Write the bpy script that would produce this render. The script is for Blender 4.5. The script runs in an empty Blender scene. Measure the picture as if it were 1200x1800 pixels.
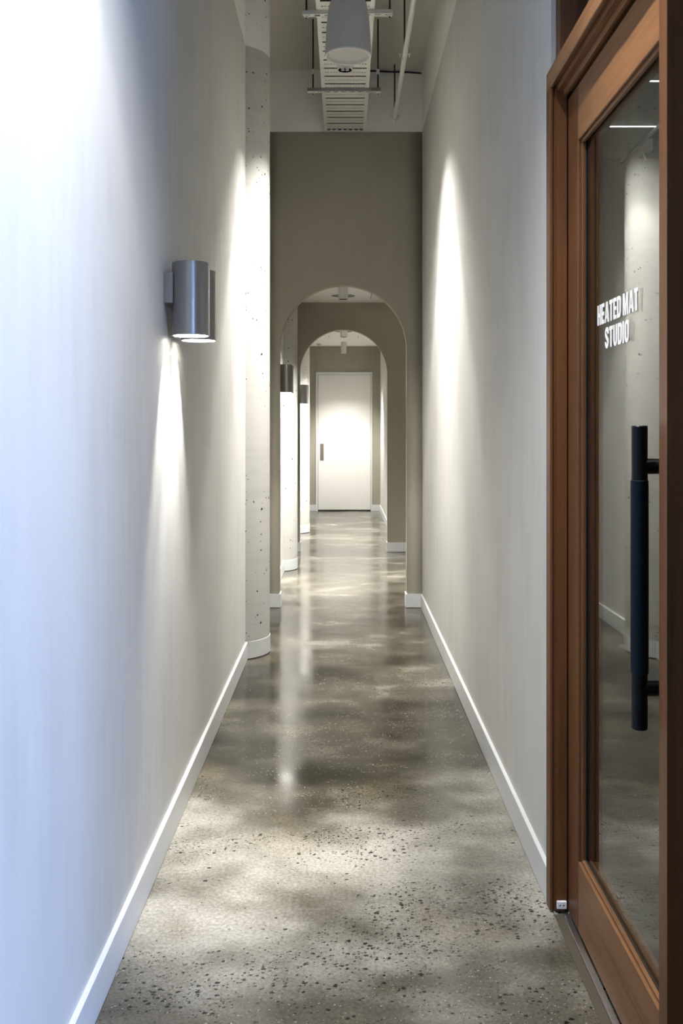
import bpy, bmesh, math, random
from mathutils import Vector, Matrix

random.seed(7)
SC = bpy.context.scene
COL = SC.collection
PI = math.pi

# ------------------------------------------------------------------ camera, world, exposure
EYE = 1.40
F = 1700.0                                   # focal length in pixels of the 1200x1800 frame
cam_d = bpy.data.cameras.new('camera')
cam = bpy.data.objects.new('camera', cam_d); COL.objects.link(cam)
cam.location = (0, 0, EYE); cam.rotation_euler = (PI/2, 0, 0)
cam_d.sensor_fit = 'VERTICAL'; cam_d.sensor_height = 36.0; cam_d.sensor_width = 24.0
cam_d.lens = 36.0*F/1800.0
cam_d.shift_x = -5/1800.0; cam_d.shift_y = -147/1800.0
cam_d.clip_start = 0.05; cam_d.clip_end = 100
SC.camera = cam

W = bpy.data.worlds.new('daylight'); SC.world = W; W.use_nodes = True
bg = W.node_tree.nodes['Background']
bg.inputs['Color'].default_value = (0.34, 0.53, 1.0, 1); bg.inputs['Strength'].default_value = 18.0

SC.view_settings.view_transform = 'Standard'
SC.view_settings.look = 'None'
SC.view_settings.gamma = 1.0
SC.view_settings.use_curve_mapping = False
SC.view_settings.exposure = 1.7
SC.cycles.use_denoising = True
SC.cycles.max_bounces = 8
SC.cycles.diffuse_bounces = 5
SC.cycles.glossy_bounces = 4
SC.cycles.transparent_max_bounces = 12
SC.cycles.sample_clamp_indirect = 6.0
SC.cycles.caustics_reflective = False
SC.cycles.caustics_refractive = False

# daylight portal in the lobby window behind the camera
WIN = (2.6, 5.0, 0.2, 3.3, -4.0)            # x0 x1 z0 z1 y
pl = bpy.data.lights.new('window_portal', 'AREA'); pl.shape = 'RECTANGLE'
pl.size = WIN[1]-WIN[0]; pl.size_y = WIN[3]-WIN[2]; pl.cycles.is_portal = True
po = bpy.data.objects.new('window_portal', pl); COL.objects.link(po)
po.location = ((WIN[0]+WIN[1])/2, WIN[4], (WIN[2]+WIN[3])/2); po.rotation_euler = (PI/2, 0, 0)
LW0 = 1.0                                   # where the left wall starts

DOWN_W = 150.0        # ceiling downlight beam, watts
SCONCE_W = 34.0       # each tube of a wall light
SPILL = 25.0

# ------------------------------------------------------------------ materials
MATS = {}
class N:
    def __init__(s, name):
        s.m = bpy.data.materials.new(name); s.m.use_nodes = True
        s.t = s.m.node_tree; s.b = s.t.nodes['Principled BSDF']; s.out = s.t.nodes['Material Output']
        s.x = None
    def n(s, typ, **kw):
        nd = s.t.nodes.new(typ)
        for k, v in kw.items():
            if k.startswith('i_'):
                nd.inputs[k[2:].replace('_', ' ')].default_value = v
            else: setattr(nd, k, v)
        return nd
    def l(s, a, b): s.t.links.new(a, b)
    def coords(s, scale=(1, 1, 1)):
        if s.x is None: s.x = s.n('ShaderNodeNewGeometry')
        mp = s.n('ShaderNodeMapping'); mp.inputs['Scale'].default_value = scale
        s.l(s.x.outputs['Position'], mp.inputs['Vector']); return mp.outputs[0]
    def noise(s, scale, detail=3, stretch=(1, 1, 1), rough=0.55, dist=0.0):
        nd = s.n('ShaderNodeTexNoise'); nd.inputs['Scale'].default_value = scale
        nd.inputs['Detail'].default_value = detail; nd.inputs['Roughness'].default_value = rough
        nd.inputs['Distortion'].default_value = dist
        s.l(s.coords(stretch), nd.inputs['Vector']); return nd.outputs['Fac']
    def ramp(s, fac, stops):
        r = s.n('ShaderNodeValToRGB'); el = r.color_ramp.elements
        while len(el) < len(stops): el.new(0.5)
        for e, (p, c) in zip(el, stops):
            e.position = p; e.color = (c, c, c, 1) if isinstance(c, (int, float)) else tuple(c)+(1,)
        s.l(fac, r.inputs[0]); return r.outputs[0]
    def mix(s, fac, a, b, mode='MIX'):
        m = s.n('ShaderNodeMix', data_type='RGBA', blend_type=mode)
        for sock, v in ((m.inputs['Factor'], fac), (m.inputs['A'], a), (m.inputs['B'], b)):
            pass
        fs = [i for i in m.inputs if i.name == 'Factor' and i.type == 'VALUE'][0]
        A = [i for i in m.inputs if i.name == 'A' and i.type == 'RGBA'][0]
        B = [i for i in m.inputs if i.name == 'B' and i.type == 'RGBA'][0]
        for sock, v in ((fs, fac), (A, a), (B, b)):
            if hasattr(v, 'is_linked'): s.l(v, sock)
            elif isinstance(v, (int, float)): sock.default_value = v
            else: sock.default_value = tuple(v)+(1,)
        return [o for o in m.outputs if o.type == 'RGBA'][0]
    def math(s, op, a, b=None):
        m = s.n('ShaderNodeMath', operation=op)
        for i, v in enumerate((a, b)):
            if v is None: continue
            if hasattr(v, 'is_linked'): s.l(v, m.inputs[i])
            else: m.inputs[i].default_value = v
        return m.outputs[0]
    def set(s, **kw):
        for k, v in kw.items():
            sock = s.b.inputs[k.replace('_', ' ')]
            if hasattr(v, 'is_linked'): s.l(v, sock)
            elif isinstance(v, tuple): sock.default_value = v+(1,) if len(v) == 3 else v
            else: sock.default_value = v
    def bump(s, h, strength, dist=0.002):
        b = s.n('ShaderNodeBump'); b.inputs['Strength'].default_value = strength; b.inputs['Distance'].default_value = dist
        s.l(h, b.inputs['Height']); s.l(b.outputs[0], s.b.inputs['Normal'])

def flat(name, col, rough=0.5, metal=0.0, var=0.06, scale=30.0, spec=0.5):
    k = N(name)
    f = k.noise(scale, 3)
    c = k.mix(f, tuple(x*(1-var) for x in col), tuple(min(1, x*(1+var)) for x in col))
    k.set(Base_Color=c, Roughness=rough, Metallic=metal, Specular_IOR_Level=spec)
    MATS[name] = k.m; return k.m

def paint(name, col, streak=0.085):
    k = N(name)
    v = k.noise(8.0, 5, (1.6, 1.6, 0.22), 0.6, 0.5)       # vertical brush streaks of the limewash
    cl = k.noise(1.7, 3)
    c = k.mix(k.ramp(v, [(0.3, 0.0), (0.7, 1.0)]), tuple(x*(1-streak) for x in col), tuple(x*(1+streak*.7) for x in col))
    c = k.mix(k.ramp(cl, [(0.35, 0.0), (0.65, 1.0)]), c, tuple(x*1.05 for x in col))
    k.set(Base_Color=c, Roughness=0.75, Specular_IOR_Level=0.25)
    k.bump(k.noise(320.0, 2), 0.22, 0.0012)
    MATS[name] = k.m
paint('limewash', (0.59, 0.58, 0.55))
paint('taupe', (0.33, 0.305, 0.245), 0.04)
paint('upper_paint', (0.86, 0.85, 0.80), 0.03)
paint('soffit', (0.66, 0.63, 0.56), 0.03)
flat('white_ceiling', (0.86, 0.85, 0.81), 0.8, var=0.02)
flat('white_paint', (0.68, 0.69, 0.69), 0.35, var=0.02)
flat('door_white', (0.76, 0.75, 0.71), 0.4, var=0.015)

def concrete(name, base, spots=True, lines=True):
    k = N(name)
    a = k.noise(3.0, 4); c = k.mix(a, tuple(x*.93 for x in base), tuple(x*1.05 for x in base))
    if lines:                                     # faint formwork rings
        ln = k.noise(5.0, 4, (0.35, 0.35, 5.5), dist=0.4)
        c = k.mix(k.ramp(ln, [(0.35, 0.0), (0.5, 1.0)]), tuple(x*.93 for x in base), c)
    def holes(scale, keep, size, patch):
        vo = k.n('ShaderNodeTexVoronoi'); vo.inputs['Scale'].default_value = scale
        wob = k.noise(60.0, 2)
        cv = k.n('ShaderNodeVectorMath', operation='ADD')
        wv = k.n('ShaderNodeCombineXYZ')
        w2 = k.math('MULTIPLY', wob, 0.02)
        for q in range(3): k.l(w2, wv.inputs[q])
        k.l(k.coords((1, 1, 1)), cv.inputs[0]); k.l(wv.outputs[0], cv.inputs[1])
        k.l(cv.outputs[0], vo.inputs['Vector'])
        sp = k.n('ShaderNodeSeparateColor'); k.l(vo.outputs['Color'], sp.inputs[0])
        m1 = k.math('LESS_THAN', sp.outputs[0], keep)
        rad = k.math('MULTIPLY', sp.outputs[1], size)
        m2 = k.math('LESS_THAN', vo.outputs['Distance'], rad)
        m = k.math('MULTIPLY', m1, m2)
        if patch:
            pn = k.math('GREATER_THAN', k.noise(4.0, 2), 0.48); m = k.math('MULTIPLY', m, pn)
        return m
    if spots:
        h = k.math('MAXIMUM', holes(46.0, 0.16, 0.34, True), k.math('MAXIMUM', holes(24.0, 0.07, 0.26, False), holes(70.0, 0.05, 0.34, False)))
        c = k.mix(h, c, (0.02, 0.018, 0.015))
        inv = k.math('SUBTRACT', 1.0, h)
        k.bump(inv, 0.8, 0.006)
    k.set(Base_Color=c, Roughness=0.7, Specular_IOR_Level=0.3)
    MATS[name] = k.m
concrete('column_paint', (0.50, 0.49, 0.455))
concrete('column_upper', (0.88, 0.88, 0.85), lines=False)
concrete('column_base', (0.64, 0.66, 0.66), spots=False, lines=True)

def floor_mat():
    k = N('polished_concrete')
    big = k.noise(1.5, 3, (0.75, 1.0, 1.0), 0.5, 0.25)
    mid = k.noise(5.0, 4, (0.8, 1, 1), 0.5, 0.1)
    fine = k.noise(90.0, 4, rough=0.7)
    grit = k.noise(420.0, 2)
    s = k.math('ADD', k.math('MULTIPLY', big, 0.72), k.math('MULTIPLY', mid, 0.42)); s = k.math('SUBTRACT', s, 0.07)
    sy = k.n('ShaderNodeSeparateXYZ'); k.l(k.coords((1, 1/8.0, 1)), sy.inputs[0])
    depth_tone = k.ramp(sy.outputs[1], [(0.285, 0.475), (0.351, 0.60), (0.41, 0.61), (0.4625, 0.51), (0.50, 0.36), (0.60, 0.31), (0.69, 0.36), (0.76, 0.41)])
    s = k.math('ADD', s, k.math('SUBTRACT', depth_tone, 0.5))      # tone by depth: lamp pool painted in pale, darker concrete beyond
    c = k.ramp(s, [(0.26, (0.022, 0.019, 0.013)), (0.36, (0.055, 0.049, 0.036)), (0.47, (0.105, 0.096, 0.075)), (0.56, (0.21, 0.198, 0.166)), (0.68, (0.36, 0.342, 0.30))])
    c = k.mix(k.ramp(k.noise(2.6, 3, (1, .8, 1)), [(0.56, 0.0), (0.72, 0.40)]), c, (0.21, 0.172, 0.105))
    g = k.ramp(fine, [(0.3, 0.62), (0.7, 1.38)])
    c = k.mix(1.0, c, g, 'MULTIPLY')
    g2 = k.ramp(grit, [(0.3, 0.80), (0.7, 1.2)])
    c = k.mix(1.0, c, g2, 'MULTIPLY')
    def stones(scale, keep, size, col, c, lo):
        vo = k.n('ShaderNodeTexVoronoi'); vo.inputs['Scale'].default_value = scale; vo.inputs['Randomness'].default_value = 1.0
        wob = k.noise(scale*2.2, 2)
        add = k.n('ShaderNodeVectorMath', operation='ADD'); cx = k.n('ShaderNodeCombineXYZ')
        w = k.math('MULTIPLY', wob, 1.1/scale)
        k.l(w, cx.inputs[0]); k.l(w, cx.inputs[1])
        k.l(k.coords((0.8, 1.0, 0.0)), add.inputs[0]); k.l(cx.outputs[0], add.inputs[1])
        k.l(add.outputs[0], vo.inputs['Vector'])
        sp = k.n('ShaderNodeSeparateColor'); k.l(vo.outputs['Color'], sp.inputs[0])
        patch = k.noise(2.3, 3, (0.55, 1.25, 1.0), dist=0.5)
        kp = k.math('MULTIPLY', k.ramp(patch, [(lo, 0.04), (lo+.13, 1.0)]), keep)
        m1 = k.math('LESS_THAN', sp.outputs[0], kp)
        rad = k.math('MULTIPLY', k.math('ADD', sp.outputs[1], 0.35), size)
        m2 = k.math('LESS_THAN', vo.outputs['Distance'], rad)
        return k.mix(k.math('MULTIPLY', m1, m2), c, col)
    c = stones(190.0, 0.16, 0.30, (0.34, 0.32, 0.27), c, 0.40)
    c = stones(80.0, 0.42, 0.34, (0.012, 0.011, 0.009), c, 0.49)
    c = stones(150.0, 0.34, 0.36, (0.025, 0.022, 0.016), c, 0.48)
    r = k.ramp(k.math('ADD', k.math('MULTIPLY', big, 0.5), k.math('MULTIPLY', mid, 0.5)), [(0.35, 0.13), (0.65, 0.24)])
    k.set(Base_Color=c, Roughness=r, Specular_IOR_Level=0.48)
    k.bump(k.noise(9.0, 2), 0.02, 0.003)
    MATS['floor'] = k.m
floor_mat()
concrete('floor_strip', (0.085, 0.072, 0.05), spots=False, lines=False)

def wood(name, axis, col):
    k = N(name)
    st = {'z': (1, 1, 0.035), 'y': (1, 0.035, 1), 'x': (0.035, 1, 1)}[axis]
    a = k.noise(95.0, 5, st, 0.65); b = k.noise(14.0, 3, st, dist=0.6); p = k.noise(420.0, 2, st)
    c = k.mix(k.ramp(a, [(0.32, 0.0), (0.68, 1.0)]), tuple(x*.55 for x in col), tuple(x*1.3 for x in col))
    c = k.mix(k.ramp(b, [(0.35, 0.0), (0.65, 0.75)]), c, (col[0]*1.25, col[1]*1.15, col[2]*1.0))
    c = k.mix(k.ramp(p, [(0.60, 0.0), (0.74, 0.6)]), c, tuple(x*.35 for x in col))
    k.set(Base_Color=c, Roughness=0.42, Specular_IOR_Level=0.30)
    k.bump(a, 0.18, 0.001)
    MATS[name] = k.m
wood('wood_v', 'z', (0.112, 0.048, 0.019))
wood('wood_h', 'y', (0.20, 0.097, 0.043))  # paler than the posts: lamp light on the top rail painted into the timber

def metal(name, col, rough, met=1.0):
    k = N(name); f = k.noise(160.0, 3, (1, 1, 0.1))
    c = k.mix(f, tuple(x*.93 for x in col), tuple(min(1, x*1.06) for x in col))
    k.set(Base_Color=c, Metallic=met, Roughness=rough); MATS[name] = k.m
metal('lamp_grey', (0.30, 0.295, 0.285), 0.28, 0.75)
metal('aluminium', (0.62, 0.63, 0.65), 0.32)
metal('galvanised', (0.74, 0.73, 0.69), 0.45, 0.25)
metal('chrome', (0.85, 0.85, 0.85), 0.12)
metal('dark_steel', (0.06, 0.058, 0.05), 0.5, 0.7)
flat('tray_white', (0.74, 0.72, 0.66), 0.45, var=0.03)
flat('tube_inside', (0.88, 0.87, 0.84), 0.6, var=0.01)
flat('lamp_white', (0.66, 0.65, 0.62), 0.45, var=0.02)
flat('speaker_grey', (0.62, 0.59, 0.53), 0.55, var=0.02)
flat('speaker_grille', (0.62, 0.60, 0.55), 0.7, var=0.05, scale=900)
flat('speaker_rim', (0.78, 0.77, 0.73), 0.45, var=0.02)
flat('pipe_white', (0.76, 0.75, 0.71), 0.4, var=0.02)
flat('black_matte', (0.004, 0.004, 0.0045), 0.38, var=0.2, spec=0.18)
flat('black_rubber', (0.012, 0.012, 0.012), 0.7, var=0.2)
flat('navy_leather', (0.003, 0.006, 0.013), 0.5, var=0.25, scale=200, spec=0.15)
flat('cable_black', (0.015, 0.015, 0.014), 0.6, var=0.2)
flat('vinyl_white', (0.88, 0.87, 0.82), 0.5, var=0.01)
flat('plastic_white', (0.82, 0.82, 0.84), 0.4, var=0.01)
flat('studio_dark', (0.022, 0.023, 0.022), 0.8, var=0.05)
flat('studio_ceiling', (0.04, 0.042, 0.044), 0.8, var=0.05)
flat('bronze_pull', (0.16, 0.14, 0.11), 0.4, var=0.05)
flat('grey_recess', (0.22, 0.21, 0.19), 0.8, var=0.04)

def emis(name, col, st):
    k = N(name); f = k.noise(40.0, 1)
    c = k.mix(f, col, tuple(x*.98 for x in col))
    k.set(Base_Color=c, Roughness=0.4, Emission_Color=c, Emission_Strength=st); MATS[name] = k.m
emis('lens', (1.0, 0.97, 0.92), SPILL)
emis('led_strip', (1.0, 0.98, 0.95), 1.6)

def glass():
    k = N('door_glass'); t = k.t
    fr = k.n('ShaderNodeFresnel'); bk = k.n('ShaderNodeNewGeometry')
    ior = k.math('ADD', 1.65, k.math('MULTIPLY', bk.outputs['Backfacing'], 1/1.65-1.65))   # same reflectance leaving as entering
    k.l(ior, fr.inputs['IOR'])
    gl = k.n('ShaderNodeBsdfGlossy'); gl.inputs['Roughness'].default_value = 0.0; gl.inputs['Color'].default_value = (1, 1, 1, 1)
    tr = k.n('ShaderNodeBsdfTransparent'); tr.inputs['Color'].default_value = (0.86, 0.89, 0.87, 1)
    mx = k.n('ShaderNodeMixShader')
    k.l(fr.outputs[0], mx.inputs[0]); k.l(tr.outputs[0], mx.inputs[1]); k.l(gl.outputs[0], mx.inputs[2])
    k.l(mx.outputs[0], k.out.inputs['Surface'])
    t.nodes.remove(k.b); MATS['glass'] = k.m
glass()

# ------------------------------------------------------------------ mesh helpers
class MB:
    def __init__(s): s.v = []; s.f = []; s.mi = []; s.smooth = []
    def add(s, vs, fs, mi=0, smooth=False):
        o = len(s.v); s.v += [tuple(p) for p in vs]
        for f in fs: s.f.append([i+o for i in f]); s.mi.append(mi); s.smooth.append(smooth)
        return s
    def box(s, x0, x1, y0, y1, z0, z1, mi=0):
        vs = [(x, y, z) for z in (z0, z1) for y in (y0, y1) for x in (x0, x1)]
        return s.add(vs, [(0, 2, 3, 1), (4, 5, 7, 6), (0, 1, 5, 4), (2, 6, 7, 3), (0, 4, 6, 2), (1, 3, 7, 5)], mi)
    def cbox(s, x0, x1, y0, y1, z0, z1, c=0.002, mi=0):
        """box with chamfered edges"""
        bm = bmesh.new(); bmesh.ops.create_cube(bm, size=1)
        for v in bm.verts:
            v.co = Vector(((x0+x1)/2+v.co.x*(x1-x0), (y0+y1)/2+v.co.y*(y1-y0), (z0+z1)/2+v.co.z*(z1-z0)))
        bmesh.ops.bevel(bm, geom=bm.edges[:], offset=c, segments=1, affect='EDGES', profile=0.5)
        bm.verts.index_update(); vs = [tuple(v.co) for v in bm.verts]; fs = [[v.index for v in f.verts] for f in bm.faces]
        bm.free(); return s.add(vs, fs, mi)
    def lathe(s, prof, c=(0, 0, 0), n=40, mi=0, cap0=False, cap1=False, axis='z'):
        """prof: list of (r, h) revolved about the axis through c"""
        vs = []
        for r, h in prof:
            for i in range(n):
                a = 2*PI*i/n; u, w = r*math.cos(a), r*math.sin(a)
                p = {'z': (u, w, h), 'x': (h, u, w), 'y': (w, h, u)}[axis]
                vs.append((c[0]+p[0], c[1]+p[1], c[2]+p[2]))
        fs = []
        for k in range(len(prof)-1):
            for i in range(n):
                j = (i+1) % n; fs.append((k*n+i, k*n+j, (k+1)*n+j, (k+1)*n+i))
        s.add(vs, fs, mi, True)
        base = len(s.v)-len(vs)
        if cap0: s.f.append([base+i for i in reversed(range(n))]); s.mi.append(mi); s.smooth.append(False)
        if cap1: s.f.append([base+(len(prof)-1)*n+i for i in range(n)]); s.mi.append(mi); s.smooth.append(False)
        return s
    def tube(s, pts, r, n=12, mi=0):
        pts = [Vector(p) for p in pts]; vs = []; fs = []
        for k, p in enumerate(pts):
            d = (pts[min(k+1, len(pts)-1)]-pts[max(k-1, 0)]).normalized()
            up = Vector((0, 0, 1)) if abs(d.z) < 0.9 else Vector((1, 0, 0))
            a = d.cross(up).normalized(); b = a.cross(d).normalized()
            for i in range(n):
                t = 2*PI*i/n; vs.append(p+a*math.cos(t)*r+b*math.sin(t)*r)
        for k in range(len(pts)-1):
            for i in range(n):
                j = (i+1) % n; fs.append((k*n+i, (k+1)*n+i, (k+1)*n+j, k*n+j))
        s.add(vs, fs, mi, True); o = len(s.v)-len(vs)
        s.f.append([o+i for i in range(n)]); s.mi.append(mi); s.smooth.append(False)
        s.f.append([o+(len(pts)-1)*n+i for i in reversed(range(n))]); s.mi.append(mi); s.smooth.append(False)
        return s
    def prism(s, poly, axis, h0, h1, mi=0, smooth=False):
        """poly: 2-D points; axis 'x' -> (y,z) outline, 'y' -> (x,z), 'z' -> (x,y)"""
        def P(p, h): return {'x': (h, p[0], p[1]), 'y': (p[0], h, p[1]), 'z': (p[0], p[1], h)}[axis]
        n = len(poly); vs = [P(p, h0) for p in poly]+[P(p, h1) for p in poly]
        s.add(vs, [list(range(n))[::-1], list(range(n, 2*n))], mi)
        s.f += [[len(s.v)-2*n+i, len(s.v)-2*n+(i+1) % n, len(s.v)-n+(i+1) % n, len(s.v)-n+i] for i in range(n)]
        s.mi += [mi]*n; s.smooth += [smooth]*n
        return s
    def mesh(s, name, mats):
        me = bpy.data.meshes.new(name); me.from_pydata(s.v, [], s.f); me.update()
        for m in (mats if isinstance(mats, (list, tuple)) else [mats]): me.materials.append(MATS[m])
        for p, mi, sm in zip(me.polygons, s.mi, s.smooth): p.material_index = mi; p.use_smooth = sm
        bm = bmesh.new(); bm.from_mesh(me); bmesh.ops.recalc_face_normals(bm, faces=bm.faces[:]); bm.to_mesh(me); bm.free()
        me.set_sharp_from_angle(angle=math.radians(32))
        return me
    def build(s, name, mats, parent=None, loc=None):
        return link(name, s.mesh(name, mats), parent, loc)

def link(name, me, parent=None, loc=None):
    o = bpy.data.objects.new(name, me); COL.objects.link(o)
    if parent: o.parent = parent
    if loc: o.location = loc
    return o
def tag(o, label, cat=None, group=None, kind=None):
    o['label'] = label
    if cat: o['category'] = cat
    if group: o['group'] = group
    if kind: o['kind'] = kind
    return o
def struct(o, label=None):
    o['kind'] = 'structure'
    if label: o['label'] = label
    return o
def thing(name, label, cat, loc=(0, 0, 0), group=None, rotz=0.0):
    o = bpy.data.objects.new(name, None); COL.objects.link(o); o.location = loc; o.rotation_euler = (0, 0, rotz)
    o.empty_display_size = 0.05
    return tag(o, label, cat, group)
def copy_tree(o, parent=None):
    c = o.copy(); COL.objects.link(c); c.parent = parent
    for ch in [q for q in ALLCH(o)]: copy_tree(ch, c)
    return c
def ALLCH(o): return [q for q in bpy.data.objects if q.parent == o]
def spot(name, loc, watts, half_deg, blend, size, parent=None, col=(1.0, 0.98, 0.94)):
    L = bpy.data.lights.new(name, 'SPOT'); L.energy = watts; L.spot_size = math.radians(2*half_deg); L.spot_blend = blend
    L.shadow_soft_size = size; L.color = col
    o = bpy.data.objects.new(name, L); COL.objects.link(o); o.location = loc
    if parent: o.parent = parent
    return o

# ------------------------------------------------------------------ key dimensions (metres, y = depth from the camera)
XL, XR = -0.598, 0.608
Y1, Y2, YE, AT = 7.556, 10.97, 16.36, 0.13      # arch walls, end wall, arch wall thickness
ZP, ZC = 3.716, 4.20                            # paint line, corridor ceiling
ZS2, ZS3 = 2.826, 2.79
XN = 2.0                                        # right side of the wider middle bay
JY0, JY1 = 0.95, 2.845                          # joinery opening in the right wall
BH = 0.107

# ------------------------------------------------------------------ the shell
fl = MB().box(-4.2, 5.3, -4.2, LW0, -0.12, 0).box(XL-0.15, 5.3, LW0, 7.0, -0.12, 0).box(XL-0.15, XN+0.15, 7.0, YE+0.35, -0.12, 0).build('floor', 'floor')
struct(fl, 'polished grey concrete floor with scattered dark aggregate')
o = MB().box(0.603, 0.627, JY0, JY1-0.062, 0.0, 0.0015).build('edge_strip', 'floor_strip', fl)

wl = MB().box(XL-0.15, XL, LW0, YE+0.1, 0, ZP, 0).box(XL-0.15, XL, LW0, Y1+AT, ZP, ZC, 1).build('wall_left', ['limewash', 'upper_paint'])
struct(wl, 'long limewashed grey wall on the left side of the corridor')
wr = (MB().box(XR, XR+0.14, JY1, Y1+AT, 0, ZP, 0).box(XR, XR+0.14, JY0, Y1+AT, ZP, ZC, 1)
      .box(XR, XR+0.14, JY0, JY1, 3.1, ZP, 0).box(XR, XR+0.14, 0.80, JY0, 0, ZC, 0)).build('wall_right', ['limewash', 'upper_paint'])
struct(wr, 'limewashed grey wall beside the timber glass door')
w3 = MB().box(XR, XR+0.14, Y2+AT, YE+0.1, 0, ZS3).build('wall_right', 'limewash')
struct(w3, 'right-hand wall of the far bay in front of the white door')
wn = MB().box(XN, XN+0.15, Y1+AT, Y2, 0, ZS2).box(XR+0.14, XN, Y1, Y1+AT, 0, ZS2).build('wall_right', 'limewash')
struct(wn, 'recessed side wall of the middle bay between the arches')

def arch_wall(name, y0, x0, x1, ztop, label):
    cx, r, zs = -0.009, 0.498, 2.026
    n = 48
    arc = [(cx-r, 0.0)]+[(cx-r*math.cos(PI*i/n), zs+r*math.sin(PI*i/n)) for i in range(n+1)]+[(cx+r, 0.0)]
    mb = MB(); y1 = y0+AT
    for y in (y0, y1):
        mb.add([(x0, y, 0), (cx-r, y, 0), (cx-r, y, zs), (cx-r, y, ztop), (x0, y, ztop)], [(0, 1, 2, 3, 4)])
        mb.add([(x1, y, 0), (cx+r, y, 0), (cx+r, y, zs), (cx+r, y, ztop), (x1, y, ztop)], [(0, 1, 2, 3, 4)])
        for i in range(1, n+1):
            a, b = arc[i], arc[i+1]
            mb.add([(a[0], y, a[1]), (b[0], y, b[1]), (b[0], y, ztop), (a[0], y, ztop)], [(0, 1, 2, 3)])
    vs = [(p[0], y0, p[1]) for p in arc]+[(p[0], y1, p[1]) for p in arc]; m = len(arc)
    mb.add(vs, [(i, i+1, m+i+1, m+i) for i in range(m-1)], 0, False)
    mb.add([(x0, y0, ztop), (x1, y0, ztop), (x1, y1, ztop), (x0, y1, ztop)], [(0, 1, 2, 3)])
    for x in (x0, x1): mb.add([(x, y0, 0), (x, y1, 0), (x, y1, ztop), (x, y0, ztop)], [(0, 1, 2, 3)])
    me = mb.mesh(name, 'taupe')
    bm = bmesh.new(); bm.from_mesh(me); bmesh.ops.remove_doubles(bm, verts=bm.verts[:], dist=1e-5)
    bmesh.ops.recalc_face_normals(bm, faces=bm.faces[:]); bm.to_mesh(me); bm.free()
    return struct(link(name, me), label)
wf = arch_wall('wall_front', Y1, XL, XR, ZP, 'taupe cross wall with the nearer round-headed arch')
MB().box(XL, XR, Y1+0.003, Y1+AT, ZP, ZC).build('upper_wall', 'upper_paint', wf)
wm = arch_wall('wall_middle', Y2, XL, XN, ZS2, 'dark taupe cross wall with the second arch')

wb = (MB().box(XL, -0.446, YE, YE+0.1, 0, ZS3).box(0.446, XR, YE, YE+0.1, 0, ZS3).box(-0.446, 0.446, YE, YE+0.1, 2.32, ZS3)
      .box(XL, XR, YE+0.1, YE+0.2, 0, ZS3)).build('wall_back', 'taupe')
struct(wb, 'end wall around the white door')
struct(MB().box(-4.2, 5.3, -4.2, LW0, ZC, ZC+0.15).box(XL-0.15, 5.3, LW0, Y1+AT, ZC, ZC+0.15).build('ceiling', 'soffit'), 'high beige soffit over the nearest bay')
struct(MB().box(XL-0.15, XN+0.15, Y1+AT, Y2+AT, ZS2, ZS2+0.12).build('ceiling', 'white_ceiling'), 'flat white ceiling seen through the nearer arch')
struct(MB().box(XL-0.15, XR+0.15, Y2+AT, YE+0.3, ZS3, ZS3+0.12).build('ceiling', 'white_ceiling'), 'flat white ceiling of the far bay above the door')

# lobby behind the camera (open to daylight) and the dark studio behind the glass door
struct(MB().box(-4.15, WIN[0], -4.15, -4.0, 0, ZC)
       .box(WIN[0], 5.15, -4.15, -4.0, 0, WIN[2]).box(WIN[0], 5.15, -4.15, -4.0, WIN[3], ZC)
       .build('wall_lobby', 'limewash'), 'lobby wall behind the viewer around the window')
struct(MB().box(-4.15, -4.0, -4.0, LW0, 0, ZC).box(-4.15, XL-0.15, LW0, LW0+0.1, 0, ZC).build('wall_lobby', 'limewash'), 'left side of the lobby behind the viewer')
struct(MB().box(5.0, 5.15, -4.0, 7.0, 0, ZC).build('wall_lobby', 'limewash'), 'far side wall of lobby and studio')
wnd = MB()
for x in (WIN[0], (WIN[0]*2+WIN[1])/3, (WIN[0]+2*WIN[1])/3, WIN[1]-0.06): wnd.box(x, x+0.06, -4.1, -4.04, WIN[2], WIN[3])
wnd.box(WIN[0], WIN[1], -4.1, -4.04, WIN[2], WIN[2]+0.06).box(WIN[0], WIN[1], -4.1, -4.04, WIN[3]-0.06, WIN[3])
struct(wnd.build('window_1', 'dark_steel'), 'wide lobby window letting daylight in')
struct(MB().box(XR+0.14, 5.0, 0.80, 0.90, 0, ZC).build('wall_studio', 'limewash'), 'partition between lobby and studio')
YB = 6.8
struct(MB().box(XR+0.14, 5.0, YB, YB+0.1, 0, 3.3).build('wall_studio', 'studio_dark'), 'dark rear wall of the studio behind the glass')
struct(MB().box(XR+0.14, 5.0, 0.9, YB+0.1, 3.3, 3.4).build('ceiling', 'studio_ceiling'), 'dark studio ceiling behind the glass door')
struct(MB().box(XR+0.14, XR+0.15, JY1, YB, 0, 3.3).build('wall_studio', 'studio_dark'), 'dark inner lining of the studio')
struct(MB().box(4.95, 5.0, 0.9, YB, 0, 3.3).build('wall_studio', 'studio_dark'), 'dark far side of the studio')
struct(MB().box(XR+0.15, 4.95, 0.9, YB, 0.0, 0.004).build('floor', 'studio_dark'), 'dark mat floor of the studio')

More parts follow.
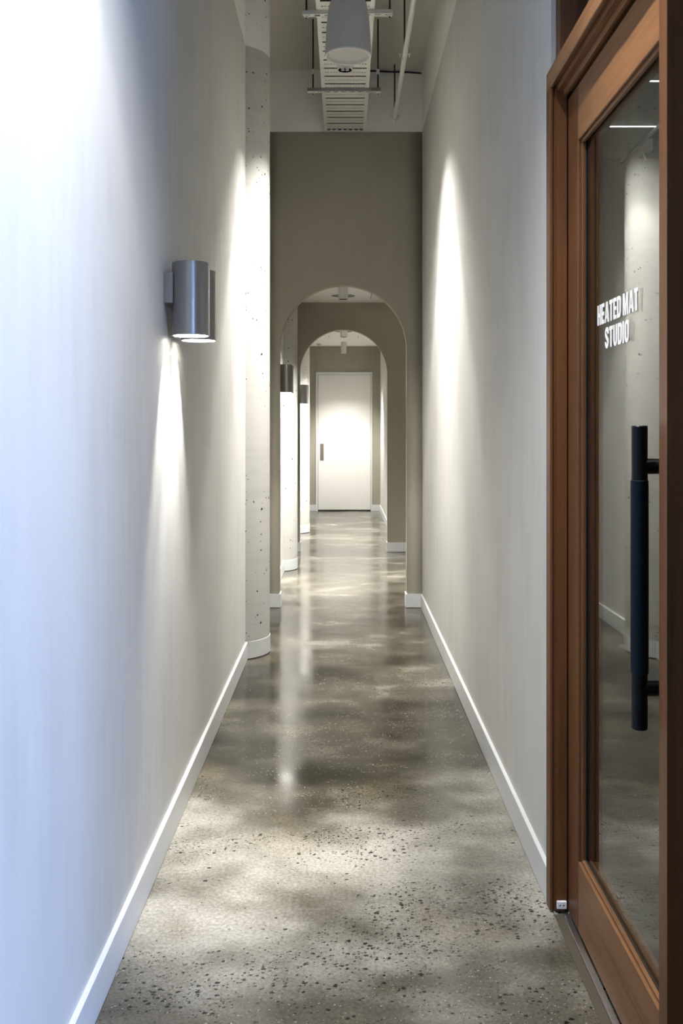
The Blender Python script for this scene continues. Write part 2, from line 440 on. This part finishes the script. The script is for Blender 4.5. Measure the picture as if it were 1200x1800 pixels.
# skirting boards
def skirt_y(name, side, y0, y1, label):
    x = XL if side < 0 else XR
    s = -side
    poly = [(x, 0.003), (x+s*0.013, 0.003), (x+s*0.013, BH-0.002), (x+s*0.011, BH), (x, BH)]
    return struct(MB().prism(poly, 'y', y0, y1).build(name, 'white_paint'), label)
CR, CPX = 0.256, -0.724                         # columns: radius, centre x (inside the wall)
CDY = math.sqrt(CR**2-(XL-CPX)**2)
COLY = [6.07, 9.675, 13.08]
skirt_y('baseboard_left', -1, LW0, COLY[0]-CDY, 'white skirting along the left wall up to the first column')
skirt_y('baseboard_left', -1, COLY[0]+CDY, Y1-0.013, 'white skirting behind the first column')
skirt_y('baseboard_left', -1, Y1+AT, COLY[1]-CDY, 'white skirting on the left just past the nearer arch')
skirt_y('baseboard_left', -1, COLY[1]+CDY, Y2-0.013, 'white skirting behind the second column')
skirt_y('baseboard_left', -1, Y2+AT, COLY[2]-CDY, 'white skirting on the left just past the second arch')
skirt_y('baseboard_left', -1, COLY[2]+CDY, YE-0.013, 'white skirting behind the third column')
skirt_y('baseboard_right', 1, JY1, Y1-0.013, 'white skirting along the right wall from door frame to arch')
skirt_y('baseboard_right', 1, Y2+AT, YE-0.013, 'white skirting on the right wall of the far bay')
def skirt_u(name, xw, xa, y, label):
    """front face from xw to the arch edge xa, then through the reveal"""
    s = 1 if xa > xw else -1; t = 0.010
    mb = MB().box(min(xw, xa+s*t), max(xw, xa+s*t), y-0.013, y, 0.003, BH)
    mb.box(min(xa, xa+s*t), max(xa, xa+s*t), y, y+AT, 0.003, BH)
    return struct(mb.build(name, 'white_paint'), label)
for yy, xr, nm, wd in ((Y1, XR, 'baseboard_front', 'nearer'), (Y2, XN, 'baseboard_middle', 'second')):
    skirt_u(nm, XL, -0.507, yy, 'white skirting on the left pier of the %s arch' % wd)
    skirt_u(nm, xr, 0.489, yy, 'white skirting on the right pier of the %s arch' % wd)
struct(MB().box(XL, -0.482, YE-0.013, YE, 0.003, BH).build('baseboard_back', 'white_paint'), 'short white skirting left of the white door')
struct(MB().box(0.472, XR, YE-0.013, YE, 0.003, BH).build('baseboard_back', 'white_paint'), 'short white skirting right of the white door')

# ------------------------------------------------------------------ concrete columns set into the left wall
def segment(r, n=26):
    dy = math.sqrt(r*r-(XL-CPX)**2); a = math.atan2(dy, XL-CPX)
    return [(r*math.cos(-a+2*a*i/n), r*math.sin(-a+2*a*i/n)) for i in range(n+1)]
def column(y, ztop, label):
    t = thing('concrete_column', label, 'column', (CPX, y, 0), 'concrete columns along the left wall')
    zl = min(ZP, ztop)
    MB().prism(segment(CR), 'z', BH, zl, 0, True).build('shaft', 'column_paint', t)
    b = MB().prism(segment(CR+0.003), 'z', 0.006, BH, 0, True).build('base_band', 'column_base', t); b['label'] = 'white painted band at the foot'
    MB().prism(segment(CR-0.004), 'z', 0.0, 0.006, 0, True).build('foot_joint', 'black_rubber', t)
    if ztop > ZP:
        u = MB().prism(segment(CR+0.0006), 'z', ZP, ztop, 0, True).build('upper_shaft', 'column_upper', t); u['label'] = 'lighter unpainted concrete above the paint line'
column(COLY[0], ZC, 'tall round concrete column nearest the viewer, pitted, against left wall')
column(COLY[1], ZS2, 'pitted concrete column seen through the nearer arch')
column(COLY[2], ZS3, 'farthest concrete column, beyond the second arch')

# ------------------------------------------------------------------ white door at the end
d1 = struct(bpy.data.objects.new('door_1', None), 'flush white door at the end of the corridor'); COL.objects.link(d1); d1.location = (0, YE, 0)
leaf = MB().cbox(-0.442, 0.442, 0.004, 0.044, 0.022, 2.305, 0.002).build('door_leaf', 'door_white', d1)
for a in ((-0.482, -0.446, -0.014, 0.06, 0, 2.353), (0.446, 0.472, -0.014, 0.06, 0, 2.353)):
    MB().cbox(*a, c=0.002).build('door_jamb', 'white_paint', d1)
MB().cbox(-0.446, 0.446, -0.014, 0.06, 2.309, 2.353, 0.002).build('door_head', 'white_paint', d1)
p = MB().box(-0.410, -0.350, 0.0015, 0.0045, 0.855, 1.14).build('flush_pull', 'bronze_pull', leaf); p['label'] = 'dark flush pull plate'
MB().box(-0.446, 0.446, 0.05, 0.055, 0, 0.03).build('gap_backing', 'black_rubber', d1)  # black strip behind the bottom gap, painting in its shade

# ------------------------------------------------------------------ timber door, frame and transom in the right wall
XJ = 0.594                                      # corridor face of the frame
XF = 0.645                                      # corridor face of the leaf
XB = 0.715                                      # rear of the frame
YM0, YM1 = 1.781, 1.826                         # mullion beside the leaf
YJ0 = 2.795                                     # camera side of the far jamb
ZH0, ZH1 = 2.386, 2.439                         # frame head
tr = struct(bpy.data.objects.new('trim_1', None), 'brown timber frame around the glass door with transom above'); COL.objects.link(tr)
def jamb(y0, y1, stop_side):
    """post with a corridor lip, a shallow groove and a thicker stop towards the leaf"""
    mb = MB()
    if stop_side < 0:                            # reveal looks towards smaller y
        poly = [(XJ, y1), (XJ, y0+0.002), (XJ+0.002, y0), (XJ+0.008, y0), (XJ+0.010, y0+0.006), (XJ+0.016, y0+0.006), (XJ+0.018, y0-0.004), (XF-0.003, y0-0.004), (XF-0.003, y0+0.004), (XB, y0+0.004), (XB, y1)]
    else:
        poly = [(XJ, y0), (XJ, y1), (XB, y1), (XB, y0)]
    return mb.prism(poly, 'z', 0.008, ZH0 if stop_side < 0 else 3.1)
jamb(YJ0, JY1, -1).build('jamb', 'wood_v', tr)
jamb(YM0, YM1, 1).build('mullion', 'wood_v', tr)
MB().cbox(XJ, XB, JY0, JY0+0.045, 0.008, 3.1, 0.002).build('jamb', 'wood_v', tr)
hp = [(XJ, ZH1), (XJ, ZH0+0.002), (XJ+0.002, ZH0), (XJ+0.010, ZH0), (XJ+0.012, ZH0+0.008), (XJ+0.020, ZH0+0.008), (XJ+0.022, ZH0-0.010), (XF-0.012, ZH0-0.010), (XF-0.010, ZH0-0.026), (XF-0.002, ZH0-0.026), (XF-0.002, ZH0-0.012), (XB, ZH0-0.012), (XB, ZH1)]
MB().prism(hp, 'y', YM1, JY1).build('head', 'wood_h', tr)
MB().cbox(XJ, XB, JY0+0.045, YM0, ZH0, ZH1, 0.002).build('head', 'wood_h', tr)
# transom lights above the head
MB().box(0.621, 0.700, JY1-0.060, JY1-0.004, ZH1, 3.1).build('transom_post', 'wood_v', tr)
MB().box(0.621, 0.700, YM1, JY1-0.060, 3.05, 3.1).build('transom_rail', 'wood_h', tr)
MB().box(0.672, 0.678, YM1, JY1-0.060, ZH1, 3.05).build('pane', 'glass', tr)
MB().box(0.672, 0.678, JY0+0.045, YM0, ZH1, 3.1).build('pane', 'glass', tr)
# fixed side light between mullion and the lobby
MB().cbox(XF, XB-0.01, JY0+0.045, YM0, 0.008, 0.204, 0.003).build('side_rail', 'wood_h', tr)
MB().box(0.682, 0.688, JY0+0.045, YM0, 0.204, ZH0).build('pane', 'glass', tr)
# metal pivot block at the foot of the jamb
pv = MB().cbox(0.612, 0.6405, YJ0-0.012, YJ0-0.003, 0.016, 0.038, 0.0015).build('pivot_block', 'plastic_white', tr); pv['label'] = 'small white block with two screws'
for xx in (0.6205, 0.631): MB().lathe([(0.0, 0), (0.0022, 0.0)], (xx, YJ0-0.0124, 0.027), 10, axis='y').build('screw', 'dark_steel', pv)
struct(MB().cbox(0.628, 0.6445, JY0, YJ0-0.013, 0.0, 0.006, 0.001).build('trim_2', 'aluminium'), 'aluminium threshold strip under the timber door')

DL0, DL1 = YM1-0.03, YJ0-0.006                  # leaf extent along y
ZL0, ZL1 = 0.012, 2.350
SW = 0.118
d2 = struct(bpy.data.objects.new('door_2', None), 'timber-framed glass door with a long black pull handle'); COL.objects.link(d2)
XG = 0.670
XK = 0.703
GY0, GY1, GZ0, GZ1 = DL0+SW+0.03, DL1-SW, 0.204, 2.197
MB().cbox(XF, XK, GY1, DL1, ZL0, ZL1, 0.002).build('stile', 'wood_v', d2)
MB().cbox(XF, XK, DL0, GY0, ZL0, ZL1, 0.002).build('stile', 'wood_v', d2)
MB().cbox(XF+0.0006, XK, GY0, GY1, GZ1, ZL1, 0.002).build('top_rail', 'wood_h', d2)
MB().cbox(XF+0.0006, XK, GY0, GY1, ZL0, GZ0, 0.002).build('bottom_rail', 'wood_h', d2)
GYC = (GY0+GY1)/2
gp = MB().box(-0.003, 0.003, GY0-GYC, GY1-GYC, GZ0, GZ1).build('glass', 'glass', d2, (XG, GYC, 0))
gp.rotation_euler = (0, 0, math.radians(0.235))      # the pane sits a hair out of true in its rebate
# glazing beads, set in from the face
bs = 0.014
for y0, y1, z0, z1, m in ((GY1-bs, GY1, GZ0, GZ1, 'wood_v'), (GY0, GY0+bs, GZ0, GZ1, 'wood_v'), (GY0+bs, GY1-bs, GZ0, GZ0+0.010, 'wood_h'), (GY0+bs, GY1-bs, GZ1-0.010, GZ1, 'wood_h')):
    MB().cbox(XF+0.008, XG-0.0055, y0, y1, z0, z1, 0.002).build('glazing_bead', m, d2)
for y0, y1, z0, z1 in ((GY1-bs-0.004, GY1-bs, GZ0+0.01, GZ1-0.01), (GY0+bs, GY1-bs, GZ0+0.010, GZ0+0.013)):
    MB().box(XG-0.0085, XG-0.0055, y0, y1, z0, z1).build('gasket', 'black_rubber', d2)

# pull handle: tube, thicker navy grip, two stand-offs into the near stile
HX, HY = 0.575, 1.885
h = bpy.data.objects.new('pull_handle', None); COL.objects.link(h); h.parent = d2; h['label'] = 'long black tubular pull handle with navy grip'
R0 = 0.0155
MB().lathe([(R0-0.002, 0.814), (R0, 0.816), (R0, 1.4035), (R0-0.002, 1.4055)], (HX, HY, 0), 32, cap0=True, cap1=True).build('tube', 'black_matte', h)
MB().lathe([(R0, 0.923), (R0+0.0018, 0.924), (R0+0.0018, 1.298), (R0, 1.299)], (HX, HY, 0), 32).build('grip', 'navy_leather', h)
for zz in (1.326, 0.8935):
    MB().tube([(HX, HY, zz), (XF, HY, zz)], 0.0150, 20).build('stand_off', 'black_matte', h)

# lettering on the glass (HEATED MAT / STUDIO): condensed bold capitals drawn as strokes
def letter(ch):
    t, w = 0.20, 0.56
    P = []                                       # list of quads/polys in (u, v), cap height 1
    def rect(a, b, c, d): P.append([(a, c), (b, c), (b, d), (a, d)])
    def strip(outer, inner, closed):
        n = len(outer)
        for i in range(n if closed else n-1):
            j = (i+1) % n; P.append([outer[i], outer[j], inner[j], inner[i]])
    def rr(x0, x1, y0, y1, r, k=8, corners='1234'):
        pts = []
        for ci, (cx, cy, a0) in enumerate(((x1-r, y1-r, 0), (x0+r, y1-r, 90), (x0+r, y0+r, 180), (x1-r, y0+r, 270))):
            for i in range(k+1):
                a = math.radians(a0+90*i/k)
                if str(ci+1) in corners: pts.append((cx+r*math.cos(a), cy+r*math.sin(a)))
                else: pts.append(((x1, x0, x0, x1)[ci], (y1, y1, y0, y0)[ci]))
        return pts
    if ch == 'H': rect(0, t, 0, 1); rect(w-t, w, 0, 1); rect(t, w-t, 0.40, 0.59)
    elif ch == 'E':
        w = 0.47; rect(0, t, 0, 1); rect(t, w, 0, 0.185); rect(t, w, 0.815, 1); rect(t, w-0.03, 0.41, 0.59)
    elif ch == 'T': w = 0.52; rect(0, w, 0.815, 1); rect(w/2-t/2, w/2+t/2, 0, 0.815)
    elif ch == 'I': w = t; rect(0, t, 0, 1)
    elif ch == 'A':
        w = 0.64; m = w/2
        P.append([(0, 0), (t*.98, 0), (m+0.005, 0.80), (m+0.005, 1), (m-0.115, 1)])
        P.append([(w, 0), (w-t*.98, 0), (m-0.005, 0.80), (m-0.005, 1), (m+0.115, 1)])
        rect(0.17, w-0.17, 0.20, 0.36)
    elif ch == 'M':
        w = 0.74; m = w/2; rect(0, t*.9, 0, 1); rect(w-t*.9, w, 0, 1)
        P.append([(t*.9, 1), (t*.9, 0.62), (m-0.07, 0), (m, 0), (m, 0.36), (t*1.15, 1)])
        P.append([(w-t*.9, 1), (w-t*.9, 0.62), (m+0.07, 0), (m, 0), (m, 0.36), (w-t*1.15, 1)])
    elif ch == 'D': strip(rr(0, w, 0, 1, 0.26, corners='14'), rr(t, w-t, 0.18, 0.82, 0.09, corners='14'), True)
    elif ch == 'O': strip(rr(0, w, -0.015, 1.015, 0.28), rr(t, w-t, 0.165, 0.835, 0.078), True)
    elif ch == 'U':
        o_ = [(w, 1)]+[(w/2+w/2*math.cos(a), 0.27+0.285*math.sin(a)) for a in [-PI*i/16 for i in range(17)]]+[(0, 1)]
        i_ = [(w-t, 1)]+[(w/2+(w/2-t)*math.cos(a), 0.27+0.105*math.sin(a)) for a in [-PI*i/16 for i in range(17)]]+[(t, 1)]
        strip(o_, i_, False)
    elif ch == 'S':
        c, rx, ry = w/2, w/2-t/2, 0.215
        cl = [(w-t/2, 0.68), (w-t/2, 0.72)]
        cl += [(c+rx*math.cos(a), 0.715+ry*0.95*math.sin(a)) for a in [PI*i/14 for i in range(1, 14)]]
        cl += [(t/2, 0.71), (t/2+0.015, 0.635), (c-0.05, 0.545), (c+0.05, 0.455), (w-t/2-0.015, 0.365), (w-t/2, 0.29)]
        cl += [(c+rx*math.cos(a), 0.285+ry*0.95*math.sin(a)) for a in [-PI*i/14 for i in range(1, 14)]]
        cl += [(t/2, 0.28), (t/2, 0.32)]
        L, Rr = [], []
        for i, q in enumerate(cl):
            a, b = cl[max(i-1, 0)], cl[min(i+1, len(cl)-1)]
            dx, dy = b[0]-a[0], b[1]-a[1]; dl = math.hypot(dx, dy); nx, ny = -dy/dl*t*.49, dx/dl*t*.49
            L.append((q[0]+nx, q[1]+ny)); Rr.append((q[0]-nx, q[1]-ny))
        strip(L, Rr, False)
    return P, w
def write(text, yc, z0, cap, length, space=0.13):
    tot, items = 0.0, []
    for ch in text:
        if ch == ' ': tot += 0.19; continue
        P, w = letter(ch); items.append((ch, P, tot)); tot += w+0.095
    tot -= 0.095; sx = length/tot
    for ch, P, u0 in items:
        mb = MB()
        for poly in P:
            pts = [(yc-GYC+length/2-(u0+u)*sx, z0+v*cap) for u, v in poly]     # reads towards the viewer
            mb.prism(pts, 'x', -0.0042, -0.0032)
        o = mb.build('letter', 'vinyl_white', gp); o['label'] = 'white letter %s on the glass' % ch
write('HEATED MAT', 2.3685, 1.669, 0.0525, 0.347)
write('STUDIO', 2.3685, 1.6035, 0.0525, 0.205)

# ------------------------------------------------------------------ studio ceiling fittings seen through the glass
def bar(name, pts, r, m, label, cat): return tag(MB().tube(pts, r, 10).build(name, m), label, cat)
bar('light_strip', [(1.35, 5.25, 3.285), (4.2, 5.25, 3.285)], 0.004, 'led_strip', 'upper of two thin white light lines on the studio ceiling', 'light strip')
bar('light_strip', [(1.62, 6.04, 3.285), (4.2, 6.04, 3.285)], 0.004, 'led_strip', 'lower of two thin white light lines on the studio ceiling', 'light strip')
t = thing('ceiling_conduit', 'white conduit with a junction box on the dark studio ceiling', 'conduit', (1.945, 6.37, 3.3))
MB().tube([(0, -3.0, -0.03), (0, 0.42, -0.03)], 0.012, 10).build('pipe', 'vinyl_white', t)
MB().cbox(0.0, 0.075, -0.04, 0.04, -0.075, 0.0, 0.004).build('junction_box', 'vinyl_white', t)
MB().tube([(0.04, 0.0, -0.05), (0.06, 0.15, -0.02), (0.17, 0.42, -0.015)], 0.006, 8).build('branch_pipe', 'vinyl_white', t)

# ------------------------------------------------------------------ wall lights: two tubes on a back box
def wall_light(yc, label, watts=SCONCE_W):
    t = thing('wall_light', label, 'wall light', (XL, yc, 1.71), 'twin tube wall lights along the left wall')
    MB().cbox(0.0, 0.030, -0.130, 0.130, 0.106, 0.208, 0.002).build('back_box', 'lamp_grey', t)
    R, hgt = 0.063, 0.244
    for s in (-1, 1):
        yy = s*0.088; xx = 0.083
        tb = MB().lathe([(R-0.005, 0.0), (R-0.001, 0.0), (R, 0.001), (R, hgt-0.001), (R-0.001, hgt)], (xx, yy, 0), 48, cap1=True).build('tube', 'lamp_grey', t)
        MB().lathe([(R-0.005, 0.0), (R-0.005, 0.172), (0.0, 0.172)], (xx, yy, 0), 48).build('tube_lining', 'tube_inside', tb)
        MB().lathe([(0.0, 0.169), (0.030, 0.169), (0.030, 0.1715)], (xx, yy, 0), 24).build('lamp_lens', 'lens', tb)
        spot('lamp_beam', (xx, yy, 0.152), watts, 75, 0.6, 0.014, t)
wall_light(3.335, 'grey twin tube wall light on the near left wall')
wall_light(8.50, 'grey wall light seen through the nearer arch', 40.0)
wall_light(12.40, 'small distant wall light beyond the second arch', 34.0)

# ------------------------------------------------------------------ cylinder downlights
def downlight(x, y, zb, ztop, label, watts=DOWN_W, half=38.0, spill=0.45, core=0.9, blend=0.22):
    t = thing('downlight', label, 'downlight', (x, y, zb), 'white cylinder downlights along the corridor')
    r = 0.046; H = ztop-zb
    MB().lathe([(r-0.005, 0.0), (r-0.001, 0.0), (r, 0.001), (r, H)], (0, 0, 0), 36, cap1=True).build('body', 'lamp_white', t)
    MB().lathe([(r-0.005, 0.0), (r-0.005, 0.022), (0.0, 0.022)], (0, 0, 0), 36).build('recess', 'black_matte', t)
    for a in (45, 135, 225, 315):
        ca, sa = math.cos(math.radians(a)), math.sin(math.radians(a))
        ln = MB().lathe([(0.0125, 0.0), (0.006, 0.014), (0.0, 0.014)], (ca*0.0185, sa*0.0185, 0.004), 18).build('reflector', 'chrome', t)
        MB().lathe([(0.0, 0.013), (0.0065, 0.013)], (ca*0.0185, sa*0.0185, 0.004), 14).build('lens', 'lens', ln)
    spot('lamp_beam', (0, 0, -0.004), watts, half, blend, 0.02, t)
    spot('lamp_spill', (0, 0, -0.004), watts*spill, 52, 1.0, 0.03, t)
    spot('lamp_core', (0, 0, -0.004), watts*core, 27, 1.0, 0.03, t)
downlight(0.0, 1.86, 3.53, 3.725, 'white cylinder downlight hanging above the timber door', 18, spill=5.2, core=1.8)
downlight(0.004, 5.75, 3.53, 3.725, 'chrome-faced downlight under the cable tray, behind the pendant speaker', 58, spill=1.9, core=2.6)
downlight(-0.011, 9.07, 2.61, ZS2, 'white cylinder downlight on the ceiling just past the nearer arch', 150, spill=0.8, core=0.8)
downlight(-0.008, 12.65, 2.595, ZS3, 'white cylinder downlight just past the second arch', 125, spill=1.0, core=0.8)
downlight(-0.009, 15.55, 2.595, ZS3, 'farthest white cylinder downlight, in front of the white door', 30, half=42, spill=2.8, core=0.6, blend=0.5)

# ------------------------------------------------------------------ small ceiling fittings
def round_speaker(y, z, label):
    t = thing('ceiling_speaker', label, 'ceiling speaker', (-0.012, y, z-0.006), 'round ceiling speakers')
    MB().lathe([(0.134, 0.006), (0.134, 0.003), (0.126, 0.0), (0.126, 0.004)], (0, 0, 0), 40).build('rim', 'white_ceiling', t)
    MB().lathe([(0.0, 0.004), (0.126, 0.004)], (0, 0, 0), 40).build('grille', 'grey_recess', t)
    MB().lathe([(0.1262, 0.0005), (0.122, 0.003), (0.122, 0.004)], (0, 0, 0), 40).build('shadow_gap', 'black_rubber', t)
round_speaker(10.36, ZS2, 'round grey speaker in the ceiling behind the first small downlight')
round_speaker(13.80, ZS3, 'round speaker half hidden by the top of the second arch')
def slot(x, y, z, label):
    t = thing('slot_diffuser', label, 'air slot', (x, y, z-0.004), 'narrow air slots in the ceilings')
    MB().box(-0.006, -0.003, -0.18, 0.18, 0, 0.004).box(0.003, 0.006, -0.18, 0.18, 0, 0.004).build('lip', 'white_ceiling', t)
    MB().box(-0.003, 0.003, -0.18, 0.18, 0.002, 0.004).build('slot', 'black_rubber', t)
slot(0.2875, 10.42, ZS2, 'thin dark air slot in the middle bay ceiling')
slot(-0.229, 14.7, ZS3, 'left thin air slot in the far bay ceiling')
slot(0.207, 14.7, ZS3, 'right thin air slot in the far bay ceiling')
t = thing('smoke_detector', 'small round smoke detector on the far bay ceiling', 'smoke detector', (-0.41, 15.85, ZS3))
MB().lathe([(0.050, 0.0), (0.050, -0.010), (0.046, -0.014), (0.0, -0.014)], n=28).build('base', 'white_paint', t)
MB().lathe([(0.036, -0.014), (0.034, -0.036), (0.026, -0.042), (0.0, -0.043)], n=28).build('sensor_head', 'white_paint', t)
MB().lathe([(0.0362, -0.019), (0.0358, -0.025)], n=28).build('vent_ring', 'black_rubber', t)

# ------------------------------------------------------------------ perforated cable tray, hangers, cables
ZT = 3.725; TX = 0.006; TW = 0.162; TY0, TY1 = 0.85, Y1+0.002
t = thing('cable_tray', 'white perforated cable tray running along the ceiling', 'cable tray', (TX, 0, ZT))
for s in (-1, 1):
    x0 = s*TW; x1 = s*(TW-0.0015); x2 = s*(TW-0.024)
    MB().box(min(x0, x1), max(x0, x1), TY0, TY1, 0, 0.05).box(min(x1, x2), max(x1, x2), TY0, TY1, 0, 0.0015).build('side_rail', 'tray_white', t)
PITCH, GAP = 0.141, 0.021
def rung_mesh():
    mb = MB(); w = TW-0.024; d = PITCH-GAP; hz = 0.0015; nh = 15; hp = 2*w/nh; hw = 0.0105
    mb.box(-w, w, -d/2, -hw/2, 0, hz).box(-w, w, hw/2, d/2, 0, hz)
    xs = [-w]
    for i in range(nh):
        c = -w+hp*(i+0.5); xs += [c-hw/2, c+hw/2]
    xs.append(w)
    for i in range(0, len(xs), 2): mb.box(xs[i], xs[i+1], -hw/2, hw/2, 0, hz)
    return mb.mesh('rung', 'tray_white')
rm = rung_mesh()
yy = 7.514+PITCH/2-PITCH
while yy > TY0+0.07:
    link('rung', rm, t, (0, yy, 0)); yy -= PITCH
for i in range(7):  # unseen cables, added so the tray slots read dark
    xx = TX-0.129+0.043*i
    pts = [(xx, y, ZT+0.0235+0.0005*((j+i) % 2)) for j, y in enumerate([TY0+0.1*i*0.3, 2.0, 3.2, 4.4, 5.6, 6.6, TY1-0.004])]
    tag(MB().tube(pts, 0.0205, 12).build('filler_cable', 'cable_black'), 'thick black cable added in the white cable tray to darken its slots', 'cable', 'black cables added side by side in the tray')

def trapeze(y, x0, x1, r0, r1, label, rz=0.0, front='galvanised'):
    t = thing('trapeze_hanger', label, 'hanger', ((x0+x1)/2, y, ZT-0.0225), 'steel trapeze hangers under the cable tray', rz)
    L = (x1-x0)/2; c = (x0+x1)/2; h = 0.022; d = 0.041; th = 0.002
    mb = MB().box(-L, L, d/2-th, d/2, 0, h)
    MB().box(-L, L, -d/2, -d/2+th, 0, h).build('channel_front', front, t)
    mb.box(-L, L, -d/2+th, -0.007, 0, th).box(-L, L, 0.007, d/2-th, 0, th)
    ns = 9; sp = 2*L/ns; xs = [-L]
    for i in range(ns):
        m = -L+sp*(i+.5); xs += [m-0.015, m+0.015]
    xs.append(L)
    for i in range(0, len(xs), 2): mb.box(xs[i], xs[i+1], -0.007, 0.007, 0, th)
    mb.build('channel', 'galvanised', t)
    MB().box(-L+.001, L-.001, -d/2+th, d/2-th, h-0.002, h).build('channel_lining', 'dark_steel', t)
    for q in (r0-c, r1-c):
        MB().tube([(q, 0, -0.016), (q, 0, ZC-ZT+0.0225)], 0.0055, 10).build('rod', 'dark_steel', t)
        MB().lathe([(0.0, -0.012), (0.011, -0.012), (0.011, -0.003), (0.016, -0.003), (0.016, 0.0)], (q, 0, 0), 6).build('nut', 'galvanised', t)
    return t
trapeze(1.70, -0.25, 0.25, -0.214, 0.23, 'steel trapeze hanger nearest the timber door')
trapeze(2.93, -0.25, 0.25, -0.214, 0.23, 'second steel trapeze hanger along from the lobby end')
trapeze(4.16, -0.25, 0.25, -0.214, 0.23, 'steel trapeze hanger in front of the pendant speaker')
trapeze(5.39, -0.235, 0.27, -0.212, 0.253, 'slotted steel hanger crossing behind the pendant speaker', -0.03)
tz = trapeze(6.62, -0.253, 0.249, -0.214, 0.23, 'slotted steel hanger farthest along the cable tray', 0.0, 'lamp_grey')  # grey front strip paints in the shade of the open channel side
for q, yo in ((-0.214+0.002, 0.23), (0.23+0.002, 0.26)):
    MB().cbox(q-0.011, q+0.011, -0.011, 0.011, 0.10+yo*0, 0.135, 0.002).build('rod_clamp', 'galvanised', tz, (0, 0, 0.02))

# ------------------------------------------------------------------ pendant speaker
t = thing('pendant_speaker', 'grey tapered pendant speaker hanging under the cable tray', 'speaker', (0.017, 4.36, 3.075))
MB().lathe([(0.101, 0.004), (0.104, 0.006), (0.1035, 0.035), (0.098, 0.13), (0.090, 0.20), (0.083, 0.238), (0.074, 0.252), (0.060, 0.258)], n=56, cap1=True).build('body', 'speaker_grey', t)
MB().lathe([(0.1042, 0.006), (0.1035, 0.0015), (0.101, 0.0), (0.097, 0.0), (0.0955, 0.002)], n=56).build('rim', 'speaker_rim', t)
MB().lathe([(0.096, 0.002), (0.086, 0.010), (0.070, 0.0115), (0.0, 0.012)], n=56).build('grille', 'speaker_grille', t)
MB().lathe([(0.012, 0.258), (0.012, 0.275), (0.006, 0.29)], n=16, cap1=True).build('cable_gland', 'dark_steel', t)
MB().tube([(0, 0, 0.285), (0.004, 0, 0.45), (0.0, 0, ZT-3.075+0.001)], 0.0025, 8).build('suspension_wire', 'dark_steel', t)

# ------------------------------------------------------------------ white service pipe on hangers at the right
t = thing('service_pipe', 'white service pipe hung from the soffit beside the cable tray', 'pipe', (0.387, 0, 3.79))
MB().tube([(0, 0.90, 0), (0, Y1-0.035, 0)], 0.0155, 20).build('pipe', 'pipe_white', t)
for y in (1.30, 2.53, 3.76, 4.99, 6.22, 7.44):
    MB().cbox(-0.039, 0.039, y-0.010, y+0.010, 0.012, 0.019, 0.001).build('clamp_plate', 'galvanised', t)
    MB().lathe([(0.0158, -0.010), (0.0195, -0.010), (0.0195, 0.010), (0.0158, 0.010)], (0, y, 0), 20, axis='y').build('clamp_ring', 'pipe_white', t)
    for s in (-1, 1): MB().tube([(s*0.029, y, -0.006), (s*0.029, y, 0.020)], 0.0045, 8).build('bolt', 'galvanised', t)
    MB().tube([(0.0, y, 0.015), (0.0, y, ZC-3.79-0.001)], 0.0055, 8).build('rod', 'dark_steel', t)
tag(MB().tube([(0.17, Y1-0.012, ZC-0.010), (0.35, Y1-0.012, ZC-0.018), (0.50, Y1-0.012, ZC-0.022), (0.60, Y1-0.012, ZC-0.030)], 0.0065, 10)
    .build('corner_cable', 'cable_black'), 'black cable along the top corner of the arch wall', 'cable')
